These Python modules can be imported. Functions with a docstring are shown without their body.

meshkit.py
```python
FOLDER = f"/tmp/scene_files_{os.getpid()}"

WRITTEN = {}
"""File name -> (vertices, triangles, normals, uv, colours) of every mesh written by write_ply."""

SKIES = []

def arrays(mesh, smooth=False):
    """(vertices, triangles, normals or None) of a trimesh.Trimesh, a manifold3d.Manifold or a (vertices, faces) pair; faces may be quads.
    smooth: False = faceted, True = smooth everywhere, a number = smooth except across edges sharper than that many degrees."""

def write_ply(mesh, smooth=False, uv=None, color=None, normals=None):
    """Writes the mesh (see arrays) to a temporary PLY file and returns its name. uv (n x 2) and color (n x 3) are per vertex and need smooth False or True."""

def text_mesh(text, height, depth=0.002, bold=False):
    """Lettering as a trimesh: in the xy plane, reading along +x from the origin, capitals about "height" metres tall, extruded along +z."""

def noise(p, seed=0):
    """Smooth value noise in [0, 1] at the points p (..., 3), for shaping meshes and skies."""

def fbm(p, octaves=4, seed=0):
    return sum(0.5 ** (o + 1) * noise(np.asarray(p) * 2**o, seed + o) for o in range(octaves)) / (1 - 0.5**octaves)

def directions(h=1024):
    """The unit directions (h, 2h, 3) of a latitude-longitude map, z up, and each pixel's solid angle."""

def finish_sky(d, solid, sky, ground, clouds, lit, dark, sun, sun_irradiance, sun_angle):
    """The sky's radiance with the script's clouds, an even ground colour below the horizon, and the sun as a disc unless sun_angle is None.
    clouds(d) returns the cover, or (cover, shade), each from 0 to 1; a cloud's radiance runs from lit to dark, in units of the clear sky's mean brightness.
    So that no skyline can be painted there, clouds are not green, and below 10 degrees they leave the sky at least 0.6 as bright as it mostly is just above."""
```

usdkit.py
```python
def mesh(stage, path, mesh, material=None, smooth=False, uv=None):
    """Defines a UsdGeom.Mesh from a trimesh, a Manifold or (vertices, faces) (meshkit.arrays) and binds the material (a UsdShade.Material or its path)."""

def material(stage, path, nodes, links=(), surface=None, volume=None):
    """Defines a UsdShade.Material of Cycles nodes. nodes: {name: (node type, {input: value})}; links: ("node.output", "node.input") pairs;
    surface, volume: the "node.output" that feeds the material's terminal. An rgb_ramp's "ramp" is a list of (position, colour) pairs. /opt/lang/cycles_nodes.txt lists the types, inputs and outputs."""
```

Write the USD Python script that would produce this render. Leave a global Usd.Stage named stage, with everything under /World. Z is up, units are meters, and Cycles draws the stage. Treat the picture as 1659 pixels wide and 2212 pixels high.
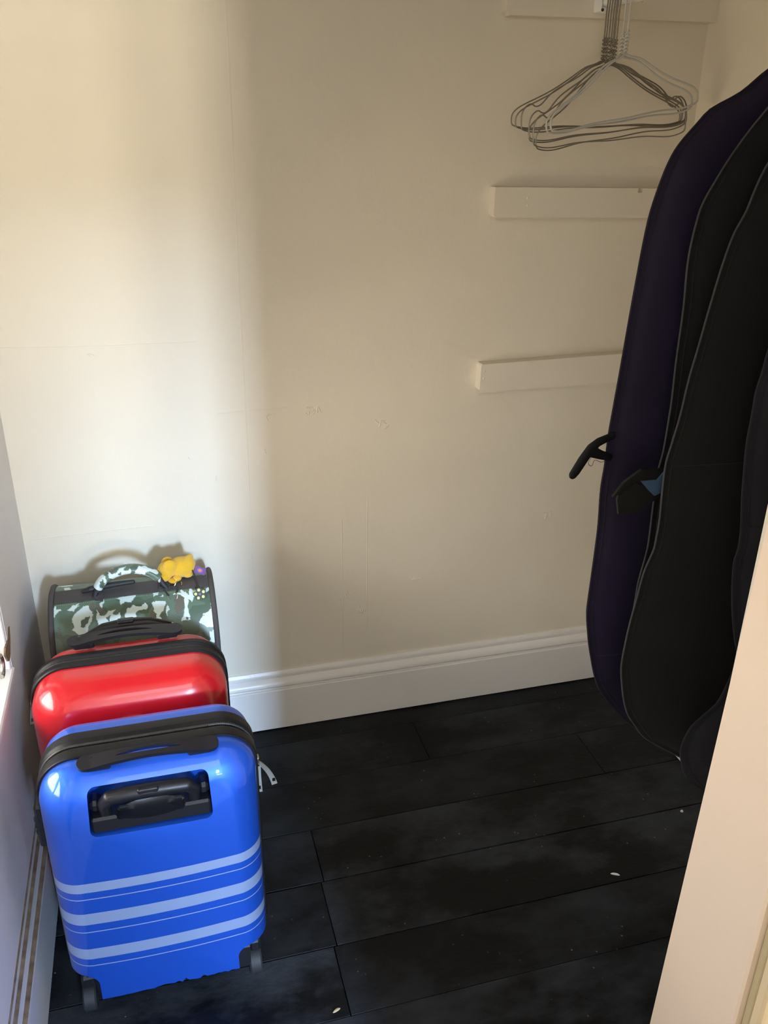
import math, random
import numpy as np, trimesh, manifold3d as m3, usdkit, meshkit
from pxr import Usd, UsdGeom, UsdLux, UsdShade, Gf, Sdf
from shapely.geometry import Polygon, Point, box as sbox
from shapely import contains_xy

random.seed(7); rng = np.random.default_rng(7)
stage = Usd.Stage.CreateInMemory()
UsdGeom.SetStageUpAxis(stage, 'Z'); UsdGeom.SetStageMetersPerUnit(stage, 1.0)
UsdGeom.Xform.Define(stage, '/World'); UsdGeom.Scope.Define(stage, '/World/Looks')

# ------------------------------------------------------------------ camera, light, exposure
EXPOSURE = 0.0
CAM = np.array([0.0, 0.0, 1.5]); FPX = 1842.0
yaw, pit, rol = np.radians([15.55, 24.065, 0.662])
fwd = np.array([math.sin(yaw)*math.cos(pit), math.cos(yaw)*math.cos(pit), -math.sin(pit)])
rgt = np.array([math.cos(yaw), -math.sin(yaw), 0.0]); upv = np.cross(rgt, fwd)
r_ = rgt*math.cos(rol) + upv*math.sin(rol); u_ = -rgt*math.sin(rol) + upv*math.cos(rol)
cam = UsdGeom.Camera.Define(stage, '/World/camera')
mt = np.eye(4); mt[0, :3] = r_; mt[1, :3] = u_; mt[2, :3] = -fwd; mt[3, :3] = CAM
cam.AddTransformOp().Set(Gf.Matrix4d(*mt.ravel().tolist()))
cam.CreateHorizontalApertureAttr(36.0); cam.CreateVerticalApertureAttr(36.0*2212/1659)
cam.CreateFocalLengthAttr(36.0*FPX/1659); cam.CreateClippingRangeAttr(Gf.Vec2f(0.02, 200))
cam.CreateExposureAttr(EXPOSURE)

dome = UsdLux.DomeLight.Define(stage, '/World/room_ambience')
dome.CreateIntensityAttr(1.25); dome.CreateColorAttr(Gf.Vec3f(.965, 1.03, 1.10))

def rect_light(name, pos, target, w, h, inten, col):
    l = UsdLux.RectLight.Define(stage, '/World/' + name)
    p = np.array(pos, float); d = np.array(target, float) - p; d /= np.linalg.norm(d)
    x = np.cross(d, [0, 0, 1.0]); x /= np.linalg.norm(x); y = np.cross(x, d)
    m = np.eye(4); m[0, :3] = x; m[1, :3] = y; m[2, :3] = -d; m[3, :3] = p
    l.AddTransformOp().Set(Gf.Matrix4d(*m.ravel().tolist()))
    l.CreateWidthAttr(w); l.CreateHeightAttr(h); l.CreateIntensityAttr(inten); l.CreateColorAttr(Gf.Vec3f(*col))
    return l
# daylight: the sky seen high through the room's window, and the sky outside the small closet window on the left
rect_light('sky_beyond_room_window', (1.45, -8.0, 3.98), (1.45, 0, 3.98), 1.9, 1.3, 200.0, (0.55, 1.0, 1.7))
rect_light('bright_cloud_beyond_room_window', (1.15, -8.0, 2.97), (1.15, 0, 2.97), 1.34, 0.72, 700.0, (0.72, 0.98, 1.36))
rect_light('sunlit_facade_beyond_room_window', (1.8, -8.0, 0.8), (1.8, 0, 0.8), 2.8, 1.6, 175.0, (1.0, 0.925, 0.75))
rect_light('sky_beyond_closet_window', (-1.15, 0.98, 1.18), (-0.33, 1.11, 0.80), 1.3, 0.8, 13.5, (1.0, 0.90, 0.78))
rect_light('sunlit_ground_beyond_closet_window', (-1.15, 0.98, 0.30), (-0.33, 1.11, 0.80), 1.3, 0.8, 9.7, (1.0, 0.74, 0.37))

# ------------------------------------------------------------------ helpers
used, base = {}, {}
def numbered(parent, name):
    k = (parent, name); n = used.get(k, 0); used[k] = n + 1
    return name if n == 0 else f'{name}_{n:03d}'
def tag(o, label=None, cat=None, group=None, kind=None):
    for k, v in (('label', label), ('category', cat), ('group', group), ('kind', kind)):
        if v: o.SetCustomDataByKey(k, v)
    return o
def thing(name, label=None, cat=None, loc=(0, 0, 0), group=None, kind=None):
    path = '/World/' + numbered('/World', name)
    x = UsdGeom.Xform.Define(stage, path); x.AddTranslateOp().Set(Gf.Vec3d(*map(float, loc)))
    base[path] = np.array(loc, float)
    return tag(x.GetPrim(), label, cat, group, kind)
def obj(name, mesh, mat, parent=None, smooth=30, label=None, kind=None):
    pp = str(parent.GetPath()) if parent is not None else '/World'
    path = pp + '/' + numbered(pp, name)
    v, f, n = meshkit.arrays(mesh, smooth)
    b = base.get(pp, np.zeros(3)); base[path] = b
    v = v - b
    m = UsdGeom.Mesh.Define(stage, path)
    from pxr import Vt
    m.CreatePointsAttr(Vt.Vec3fArray.FromNumpy(v.astype(np.float32)))
    m.CreateFaceVertexCountsAttr(Vt.IntArray.FromNumpy(np.full(len(f), 3, np.int32)))
    m.CreateFaceVertexIndicesAttr(Vt.IntArray.FromNumpy(f.astype(np.int32).ravel()))
    m.CreateSubdivisionSchemeAttr('none')
    if n is not None:
        m.CreateNormalsAttr(Vt.Vec3fArray.FromNumpy(n.astype(np.float32))); m.SetNormalsInterpolation('vertex')
    UsdShade.MaterialBindingAPI.Apply(m.GetPrim()).Bind(M[mat])
    return tag(m.GetPrim(), label, kind=kind)

def T(v, f): return trimesh.Trimesh(np.asarray(v, float), np.asarray(f, int), process=False)
def man(t):
    if isinstance(t, m3.Manifold): return t
    t = t.copy(); t.merge_vertices()
    return m3.Manifold(m3.Mesh(np.asarray(t.vertices, np.float32), np.asarray(t.faces, np.uint32)))
def tri(m):
    if isinstance(m, trimesh.Trimesh): return m
    q = m.to_mesh(); return T(q.vert_properties[:, :3], q.tri_verts)
def cat(*ms): return trimesh.util.concatenate([tri(m) for m in ms])
def cbox(x0, x1, y0, y1, z0, z1, b=0.002):
    P = []
    for sx, xx in ((1, x0), (-1, x1)):
        for sy, yy in ((1, y0), (-1, y1)):
            for sz, zz in ((1, z0), (-1, z1)):
                P += [(xx, yy+sy*b, zz+sz*b), (xx+sx*b, yy, zz+sz*b), (xx+sx*b, yy+sy*b, zz)]
    return tri(m3.Manifold.hull_points(np.array(P, np.float64)))
def pbox(x0, x1, y0, y1, z0, z1):
    b = trimesh.creation.box(extents=(x1-x0, y1-y0, z1-z0)); b.apply_translation(((x0+x1)/2, (y0+y1)/2, (z0+z1)/2)); return b
def tube(path, r, n=8, closed=False, squash=None):
    P = np.asarray(path, float); k = len(P); r = np.broadcast_to(np.asarray(r, float), (k,))
    if closed: t = np.roll(P, -1, 0) - np.roll(P, 1, 0)
    else: t = np.gradient(P, axis=0)
    t /= np.linalg.norm(t, axis=1, keepdims=True) + 1e-12
    a = np.array([0, 0, 1.0]) if abs(t[0][2]) < .9 else np.array([1.0, 0, 0])
    u = np.cross(t[0], a); u /= np.linalg.norm(u); V = []
    for i in range(k):
        u = u - t[i]*(u@t[i]); u /= np.linalg.norm(u); w = np.cross(t[i], u)
        th = np.arange(n)*2*math.pi/n
        V.append(P[i] + r[i]*(np.cos(th)[:, None]*u + np.sin(th)[:, None]*w))
    V = np.concatenate(V); F = []
    for i in range(k if closed else k-1):
        j = (i+1) % k
        for s in range(n):
            q = (s+1) % n
            F += [(i*n+s, i*n+q, j*n+q), (i*n+s, j*n+q, j*n+s)]
    if not closed:
        for s in range(1, n-1):
            F.append((0, s+1, s)); o = (k-1)*n; F.append((o, o+s, o+s+1))
    return T(V, F)
def smoothpath(P, n=60, closed=False):
    from scipy.interpolate import CubicSpline
    P = np.asarray(P, float)
    if closed: P = np.vstack([P, P[:1]])
    d = np.r_[0, np.cumsum(np.linalg.norm(np.diff(P, axis=0), axis=1))]
    c = CubicSpline(d, P, bc_type='periodic' if closed else 'natural')
    return c(np.linspace(0, d[-1], n, endpoint=not closed))
def caps(pts):
    """union of hulls of consecutive spheres (x,y,z,r)"""
    out = []
    for a, b in zip(pts[:-1], pts[1:]):
        S = []
        for q in (a, b): S.append(m3.Manifold.sphere(q[3], 20).translate(tuple(map(float, q[:3]))))
        out.append(m3.Manifold.batch_hull(S))
    m = out[0]
    for o in out[1:]: m = m + o
    return m
def ext_xz(poly, y0, y1):
    p = poly if isinstance(poly, Polygon) else Polygon(poly)
    if not p.is_valid: p = p.buffer(0)
    t = trimesh.creation.extrude_polygon(p, y1-y0, engine='earcut')
    v = t.vertices.copy(); t.vertices = np.stack([v[:, 0], y1 - v[:, 2], v[:, 1]], 1)
    if t.volume < 0: t.invert()
    return t
def ext_yz(poly, x0, x1):
    p = poly if isinstance(poly, Polygon) else Polygon(poly)
    if not p.is_valid: p = p.buffer(0)
    t = trimesh.creation.extrude_polygon(p, x1-x0, engine='earcut')
    v = t.vertices.copy(); t.vertices = np.stack([x0 + v[:, 2], v[:, 0], v[:, 1]], 1)
    if t.volume < 0: t.invert()
    return t
def ext_xy(poly, z0, z1):
    p = poly if isinstance(poly, Polygon) else Polygon(poly)
    if not p.is_valid: p = p.buffer(0)
    t = trimesh.creation.extrude_polygon(p, z1-z0, engine='earcut'); t.apply_translation((0, 0, z0)); return t
def rloop(cx, cz, w, h, r, n=10, side=10):
    """rounded rectangle in x,z, counter-clockwise seen from -y"""
    r = max(min(r, w/2-1e-4, h/2-1e-4), 1e-4); P = []
    cs = [(cx+w/2-r, cz+h/2-r, 0), (cx-w/2+r, cz+h/2-r, 90), (cx-w/2+r, cz-h/2+r, 180), (cx+w/2-r, cz-h/2+r, 270)]
    for i, (x, z, a) in enumerate(cs):
        th = np.radians(a + np.linspace(0, 90, n))
        arc = np.stack([x+r*np.cos(th), z+r*np.sin(th)], 1); P.append(arc)
        x2, z2, a2 = cs[(i+1) % 4]; nx = np.array([x2+r*math.cos(math.radians(a2)), z2+r*math.sin(math.radians(a2))])
        s = np.linspace(0, 1, side+1)[1:-1, None]; P.append(arc[-1]*(1-s) + nx*s)
    return np.concatenate(P)
def skin(loops, closed_ring=False):
    """loops: list of (N,3) rings; capped at both ends unless closed_ring"""
    k, n = len(loops), len(loops[0]); V = np.concatenate(loops); F = []
    for i in range(k if closed_ring else k-1):
        j = (i+1) % k; a = i*n + np.arange(n); b = i*n + (np.arange(n)+1) % n; c = j*n + (np.arange(n)+1) % n; d = j*n + np.arange(n)
        F.append(np.stack([a, b, c], 1)); F.append(np.stack([a, c, d], 1))
    if not closed_ring:
        V = np.vstack([V, loops[0].mean(0), loops[-1].mean(0)]); c0, c1 = k*n, k*n+1
        a = np.arange(n); b = (a+1) % n
        F.append(np.stack([b, a, np.full(n, c0)], 1)); o = (k-1)*n; F.append(np.stack([o+a, o+b, np.full(n, c1)], 1))
    t = T(V, np.concatenate(F))
    if t.volume < 0: t.invert()
    return t
def shell(cx, cz, w, h, r, yb, yf, R, dome_=0.0, taper=0.0, n=12):
    """half of a hard suitcase: open rim at yb, rounded over to a face at yf (either direction)"""
    s = 1 if yf > yb else -1; L = []
    def ring(y, d): q = rloop(cx, cz, w-2*d, h-2*d, max(r-d*.55, .01), n); return np.stack([q[:, 0], np.full(len(q), y), q[:, 1]], 1)
    for d in (0.05, 0.02): L.append(ring(yb, d))
    straight = abs(yf-yb)-R
    L.append(ring(yb, 0.0))
    for q in (.33, .66, 1): L.append(ring(yb+s*straight*q, taper*q))
    for a in np.radians(np.linspace(0, 90, 15)[1:]): L.append(ring(yb+s*(straight+R*math.sin(a)), taper+R*(1-math.cos(a))))
    mx = min(w, h)/2 - R - taper
    for q in (.04, .15, .35, .6, .85): L.append(ring(yf+s*dome_*(1-(1-q)**2), taper+R+mx*q*.98))
    return skin(L)
def rim(cx, cz, w, h, r, prof, n=12):
    """closed profile of (y, outward) swept round the case"""
    L = []
    for y, d in prof:
        q = rloop(cx, cz, w+2*d, h+2*d, r+d, n); L.append(np.stack([q[:, 0], np.full(len(q), y), q[:, 1]], 1))
    return skin(L, closed_ring=True)

# ------------------------------------------------------------------ materials
M = {}
def mat(name, nodes, links, surface='p.BSDF'):
    M[name] = usdkit.material(stage, '/World/Looks/' + name, nodes, links, surface=surface)
def plain(name, col, rough=.5, metal=0., coat=0., spec=.5, bump=0., bscale=300., sheen=0., var=0.0):
    nodes = {'p': ('principled_bsdf', {'base_color': col, 'roughness': rough, 'metallic': metal, 'coat_weight': coat, 'specular_ior_level': spec, 'sheen_weight': sheen})}
    links = []
    if bump or var:
        nodes['g'] = ('geometry', {}); nodes['n'] = ('noise_texture', {'scale': bscale, 'detail': 4.0})
        links += [('g.position', 'n.vector')]
    if bump:
        nodes['b'] = ('bump', {'strength': bump, 'distance': 0.002}); links += [('n.fac', 'b.height'), ('b.normal', 'p.normal')]
    if var:
        c2 = tuple(c*(1-var) for c in col)
        nodes['r'] = ('rgb_ramp', {'ramp': [(.3, c2), (.7, col)]}); links += [('n.fac', 'r.fac'), ('r.color', 'p.base_color')]
    mat(name, nodes, links)

def wallmat(name, col, col2):
    mat(name, {'g': ('geometry', {}), 'n': ('noise_texture', {'scale': 2.3, 'detail': 3.0}), 'r': ('rgb_ramp', {'ramp': [(.35, col2), (.65, col)]}),
               'n2': ('noise_texture', {'scale': 9.0, 'detail': 6.0, 'roughness': .6}), 'n3': ('noise_texture', {'scale': 420.0, 'detail': 2.0}),
               'a': ('math', {'math_type': 'multiply_add', 'value2': .035}), 'b': ('bump', {'strength': .35, 'distance': .006}),
               'p': ('principled_bsdf', {'roughness': .62, 'specular_ior_level': .35})},
        [('g.position', 'n.vector'), ('g.position', 'n2.vector'), ('g.position', 'n3.vector'), ('n.fac', 'r.fac'), ('r.color', 'p.base_color'),
         ('n3.fac', 'a.value1'), ('n2.fac', 'a.value3'), ('a.value', 'b.height'), ('b.normal', 'p.normal')])
wallmat('cream_paint', (.80, .73, .60), (.77, .70, .575))
wallmat('lilac_grey_paint', (.81, .785, .80), (.77, .745, .76))
plain('ceiling_paint', (.8, .76, .68), .8)
plain('batten_paint', (.79, .72, .60), .45, bump=.15, bscale=60)
plain('white_gloss', (.80, .77, .73), .32, bump=.2, bscale=40)
plain('jamb_paint', (.89, .72, .555), .5, bump=.12, bscale=70)
plain('jamb_dark', (.52, .43, .25), .5)
plain('jamb_yellow', (.80, .64, .40), .5)
plain('torn_plaster', (.30, .20, .12), .9, bump=.8, bscale=200, var=.5)
plain('white_plaster', (.9, .9, .9), .6)
# left baseboard: brown dust lying on its ledges
mat('dusty_skirting', {'g': ('geometry', {}), 's': ('separate_xyz', {}), 'n': ('noise_texture', {'scale': 45.0, 'detail': 5.0}), 'm': ('math', {'math_type': 'multiply', 'value2': .012}),
    'sn': ('separate_xyz', {}), 'k': ('map_range', {'from_min': .25, 'from_max': .75, 'clamp': True}), 'nr': ('rgb_ramp', {'ramp': [(.3, (.10, .065, .04)), (.7, (.26, .19, .13))]}),
    'mx': ('mix', {'color1': (.66, .66, .68)}), 'p': ('principled_bsdf', {'roughness': .55})},
    [('g.position', 'n.vector'), ('g.true_normal', 'sn.vector'), ('sn.z', 'k.value'), ('n.fac', 'nr.fac'), ('k.result', 'mx.fac'), ('nr.color', 'mx.color2'), ('mx.color', 'p.base_color')])
# black painted boards with dust scuffs and paint specks
def floormat(name, seed, scuff):
    mat(name, {'g': ('geometry', {}), 'mp': ('mapping', {'scale': (1.0, 1.7, 1.0), 'location': (seed*1.7, seed*.9, 0)}), 'n': ('noise_texture', {'scale': 3.2, 'detail': 8.0, 'roughness': .66}),
        'r': ('rgb_ramp', {'ramp': [(.0, (.0032, .0036, .0045)), (.44, (.0048, .0054, .0066)), (.57, (scuff*.42, scuff*.48, scuff*.58)), (.8, (scuff*.85, scuff*1.0, scuff*1.2))]}),
        'v': ('voronoi_texture', {'scale': 46.0}), 'vr': ('rgb_ramp', {'ramp': [(.0, (1, 1, 1)), (.075, (1, 1, 1)), (.10, (0, 0, 0))]}),
        'wn': ('noise_texture', {'scale': 9.0, 'detail': 3.0}), 'wr': ('rgb_ramp', {'ramp': [(.53, (0, 0, 0)), (.62, (.55, .55, .55))]}), 'ml': ('mix', {'mix_type': 'multiply', 'fac': 1.0}),
        'mx': ('mix', {'color2': (.24, .23, .21)}),
        'n4': ('noise_texture', {'scale': 60.0, 'detail': 6.0, 'roughness': .7}), 'b': ('bump', {'strength': .45, 'distance': .003}),
        'rr': ('map_range', {'from_min': .3, 'from_max': .7, 'to_min': .34, 'to_max': .62}),
        'p': ('principled_bsdf', {'roughness': .5, 'specular_ior_level': .16})},
        [('g.position', 'mp.vector'), ('mp.vector', 'n.vector'), ('n.fac', 'r.fac'), ('g.position', 'v.vector'), ('v.distance', 'vr.fac'), ('g.position', 'wn.vector'), ('wn.fac', 'wr.fac'),
         ('vr.color', 'ml.color1'), ('wr.color', 'ml.color2'), ('ml.color', 'mx.fac'), ('r.color', 'mx.color1'), ('mx.color', 'p.base_color'), ('mp.vector', 'n4.vector'), ('n4.fac', 'b.height'), ('b.normal', 'p.normal'),
         ('n.fac', 'rr.value'), ('rr.result', 'p.roughness')])
for i, sc in enumerate((.040, .062, .050)): floormat(f'black_board_{"abc"[i]}', i*3.1, sc)
plain('ground_paving', (.55, .52, .46), .8, var=.3, bscale=6)
plain('floor_void', (.004, .004, .004), .9)
plain('black_plastic', (.011, .011, .014), .36, spec=.4, bump=.12, bscale=900)
plain('zip_grey', (.045, .045, .05), .38)
plain('black_rubber', (.022, .022, .024), .6)
plain('grey_rubber', (.019, .019, .022), .65)
plain('black_band', (.007, .007, .0085), .46, spec=.32, bump=.1, bscale=500)
plain('steel', (.46, .43, .38), .34, metal=1.)
plain('wire_steel', (.28, .26, .22), .42, metal=.75)
plain('wire_white', (.52, .51, .47), .4)
plain('rail_white', (.80, .79, .77), .35)
plain('screw_dark', (.05, .045, .04), .5, metal=.5)
plain('nail_paint', (.84, .78, .66), .4)
plain('badge', (.85, .85, .83), .25, coat=.5)
plain('red_shell', (.52, .010, .016), .26, coat=.8, spec=.5)
plain('red_back_shell', (.50, .014, .018), .36, coat=.3)
plain('yellow_plush', (.80, .47, .02), .95, bump=.9, bscale=700, sheen=.4)
plain('yellow_shade', (.74, .42, .03), .95, bump=.9, bscale=700)
plain('charcoal_trim', (.078, .070, .070), .7, bump=.5, bscale=900)
plain('purple_tag', (.16, .06, .27), .6); plain('violet_ring', (.30, .14, .42), .6); plain('orange_dot', (.85, .22, .08), .6)
plain('paw_black', (.012, .013, .010), .5); plain('paw_lime', (.60, .66, .20), .5); plain('paw_grey', (.12, .13, .18), .5)
plain('gold_metal', (.60, .42, .18), .3, metal=1.)
plain('chip_white', (.7, .7, .68), .6); plain('chip_tan', (.45, .33, .18), .7)
def fabric(name, col, rough=.75, sheen=.15):
    mat(name, {'g': ('geometry', {}), 'w': ('noise_texture', {'scale': 900.0, 'detail': 2.0}), 'w2': ('noise_texture', {'scale': 5.0, 'detail': 4.0}),
        'r': ('rgb_ramp', {'ramp': [(.3, tuple(c*.75 for c in col)), (.7, tuple(c*1.2 for c in col))]}), 'b': ('bump', {'strength': .3, 'distance': .001}),
        'p': ('principled_bsdf', {'roughness': rough, 'sheen_weight': sheen, 'sheen_roughness': .4, 'specular_ior_level': .25})},
        [('g.position', 'w.vector'), ('g.position', 'w2.vector'), ('w2.fac', 'r.fac'), ('r.color', 'p.base_color'), ('w.fac', 'b.height'), ('b.normal', 'p.normal')])
fabric('purple_cover', (.014, .009, .026), .62, .05); fabric('black_cover', (.0055, .0055, .006)); fabric('soot_cover', (.0075, .0072, .0068)); fabric('slate_cover', (.018, .018, .023), .7, .1)
fabric('seam_grey', (.045, .043, .045)); fabric('seam_dark', (.012, .011, .014)); fabric('denim_cloth', (.045, .085, .15), .8); fabric('strap_leather', (.010, .010, .009), .45, 0); fabric('strap_black', (.006, .006, .007), .6, 0)
# blue shell: pearl blue with three pale printed bands, each over a thin line (the print follows height)
def stripes():
    S = [(.1560, .1812), (.2395, .2655), (.3140, .3345), (.1385, .1408), (.2206, .2229), (.2974, .2996)]
    nodes = {'g': ('geometry', {}), 's': ('separate_xyz', {}), 'p': ('principled_bsdf', {'roughness': .47, 'coat_weight': 1.0, 'coat_roughness': .05, 'metallic': .6}), 'mx': ('mix', {'color1': (.017, .118, .72), 'color2': (.42, .54, .86)})}
    links = [('g.position', 's.vector')]; prev = None
    for i, (a, b) in enumerate(S):
        nodes[f'c{i}'] = ('math', {'math_type': 'compare', 'value2': (a+b)/2, 'value3': (b-a)/2}); links.append(('s.z', f'c{i}.value1'))
        if prev is None: prev = f'c{i}.value'
        else:
            nodes[f'm{i}'] = ('math', {'math_type': 'maximum'}); links += [(prev, f'm{i}.value1'), (f'c{i}.value', f'm{i}.value2')]; prev = f'm{i}.value'
    links += [(prev, 'mx.fac'), ('mx.color', 'p.base_color')]
    mat('blue_shell', nodes, links)
stripes()
plain('blue_plain', (.017, .118, .72), .47, metal=.6, coat=1.)
# floral vinyl: colours printed per vertex
mat('floral_vinyl', {'a': ('attribute', {'attribute': 'print'}), 'g': ('geometry', {}), 'n': ('noise_texture', {'scale': 500.0}), 'b': ('bump', {'strength': .15, 'distance': .001}),
    'p': ('principled_bsdf', {'roughness': .38})}, [('a.color', 'p.base_color'), ('g.position', 'n.vector'), ('n.fac', 'b.height'), ('b.normal', 'p.normal')])
mat('pane_glass', {'t': ('transparent_bsdf', {}), 'gl': ('glossy_bsdf', {'roughness': .02}), 'f': ('fresnel', {'IOR': 1.45}), 'x': ('mix_closure', {})},
    [('f.fac', 'x.fac'), ('t.BSDF', 'x.closure1'), ('gl.BSDF', 'x.closure2')], surface='x.closure')

# ------------------------------------------------------------------ the setting
LW, RW, BW = -0.327, 1.275, 1.92          # left, right, back wall faces
FY0, FY1 = 0.70, 0.875                     # front wall thickness (doorway on the right side)
CEIL = 2.38
wb = thing('wall_back', kind='structure', label='cream painted back wall of the closet with faint paper seams')
obj('plaster', pbox(LW-.2, RW+.2, BW, BW+.12, -.02, CEIL), 'cream_paint', wb, smooth=False)
def ridge(pts, w, t=.0005):
    out = []
    for (x0, z0), (x1, z1) in zip(pts[:-1], pts[1:]):
        d = np.array([x1-x0, z1-z0]); d /= np.linalg.norm(d); n = np.array([-d[1], d[0]])*w
        a, b = np.array([x0, z0]), np.array([x1, z1])
        P = [(*p, y) for p, y in [(a+n, 0), (a-n, 0), (b+n, 0), (b-n, 0), (a+n*.2, -t), (a-n*.2, -t), (b+n*.2, -t), (b-n*.2, -t)]]
        out.append(tri(m3.Manifold.hull_points(np.array([(p[0], BW+p[2]+.0001*(p[2] == 0), p[1]) for p in P]))))
    return cat(*out)
for pts, w in (([(.204, 1.75), (.204, 1.609), (.199, 1.205), (.194, .527), (.193, .18)], .003), ([(.423, .60), (.423, .565), (.4235, .38), (.424, .187)], .0022), ([(.49, .66), (.49, .265)], .0018),
               ([(-.305, 1.078), (-.168, 1.073), (.1, 1.07)], .0018), ([(.133, .902), (.22, .904), (.295, .905)], .002), ([(-.307, .631), (-.17, .634), (-.037, .636)], .0018)):
    obj('paper_seam', ridge(pts, w), 'cream_paint', wb)
for cx, cz, s, n in ((.355, .892, .022, 9), (.437, .380, .017, 9), (.462, .328, .026, 9), (.52, .848, .02, 4), (.992, .555, .022, 5), (.545, .838, .006, 2), (.25, .885, .012, 3), (.24, .80, .004, 1), (.12, .74, .004, 1), (-.13, 1.055, .008, 3), (.62, .40, .03, 4), (.06, .80, .004, 1)):
    L = []
    for k in range(n):
        a = rng.uniform(0, 6.28); d = s*rng.uniform(.1, 1); ph = rng.uniform(0, 3.1); l = rng.uniform(.003, .009)
        x, z = cx+d*math.cos(a), cz+.5*d*math.sin(a); dx, dz = l*math.cos(ph), l*math.sin(ph)*.8
        L.append(ridge([(x-dx, z-dz), (x, z), (x+dx*.7, z+dz*1.2)], .0017, .0012))
    obj('paint_flake', cat(*L), 'cream_paint', wb)
obj('scuff_mark', tri(m3.Manifold.hull_points(np.array([(.565+.006*math.cos(t), BW-.0002*(k), .433+.011*math.sin(t)) for t in np.linspace(0, 6.28, 12) for k in (0, 1)]))), 'torn_grey' if 'torn_grey' in M else 'batten_paint', wb)

# left wall with the small window opening
WY0, WY1, WZ0, WZ1 = 0.62, 1.56, 0.52, 1.08
wl = thing('wall_left', kind='structure', label='lilac grey left wall with a small window opening at the frame edge')
solid = man(pbox(LW-.16, LW, -.4, BW+.1, -.02, CEIL)) - man(pbox(LW-.3, LW+.1, WY0, WY1, WZ0, WZ1))
obj('plaster', solid, 'lilac_grey_paint', wl, smooth=False)
tp = Polygon([(1.515, .578), (1.53, .555), (1.545, .548), (1.562, .553), (1.585, .572), (1.60, .592), (1.588, .596), (1.57, .585), (1.55, .583), (1.53, .585)])
obj('torn_plaster', ext_yz(tp, LW-.002, LW+.0012), 'torn_plaster', wl, label='brown torn plaster at the corner of the window')
w1 = thing('window_1', kind='structure', label='small white sash window at the left edge', loc=(LW-.1, 1.09, WZ0))
obj('sill', cbox(LW-.155, LW+.004, WY0-.001, WY1+.001, WZ0-.012, WZ0+.004, .003), 'white_plaster', w1)
for y0, y1 in ((WY0+.0005, WY0+.012), (WY1-.012, WY1-.0005)): obj('reveal_lining', cbox(LW-.155, LW-.001, y0, y1, WZ0+.004, WZ1-.001, .002), 'white_plaster', w1)
for a in ((WY0+.012, WY0+.05, WZ0+.004, WZ1), (WY1-.05, WY1-.012, WZ0+.004, WZ1)): obj('stile', cbox(LW-.135, LW-.10, a[0], a[1], a[2], a[3], .003), 'white_gloss', w1)
for a in ((WZ0+.004, WZ0+.045), (WZ1-.05, WZ1), ((WZ0+WZ1)/2-.012, (WZ0+WZ1)/2+.012)): obj('rail', cbox(LW-.13, LW-.105, WY0+.05, WY1-.05, a[0], a[1], .003), 'white_gloss', w1)
obj('glazing_bar', cbox(LW-.128, LW-.107, 1.08, 1.10, WZ0+.045, WZ1-.05, .003), 'white_gloss', w1)
obj('pane', pbox(LW-.120, LW-.116, WY0+.05, WY1-.05, WZ0+.045, WZ1-.05), 'pane_glass', w1, smooth=False)
jp = [(LW-.006+.0, 1.505, .585), (LW-.006, 1.512, .572), (LW-.006, 1.508, .556), (LW-.006, 1.494, .548), (LW-.006, 1.483, .552)]
obj('window_latch', tube(smoothpath(jp, 24), .0045, 8), 'steel', w1, label='small hooked metal latch')

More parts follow.
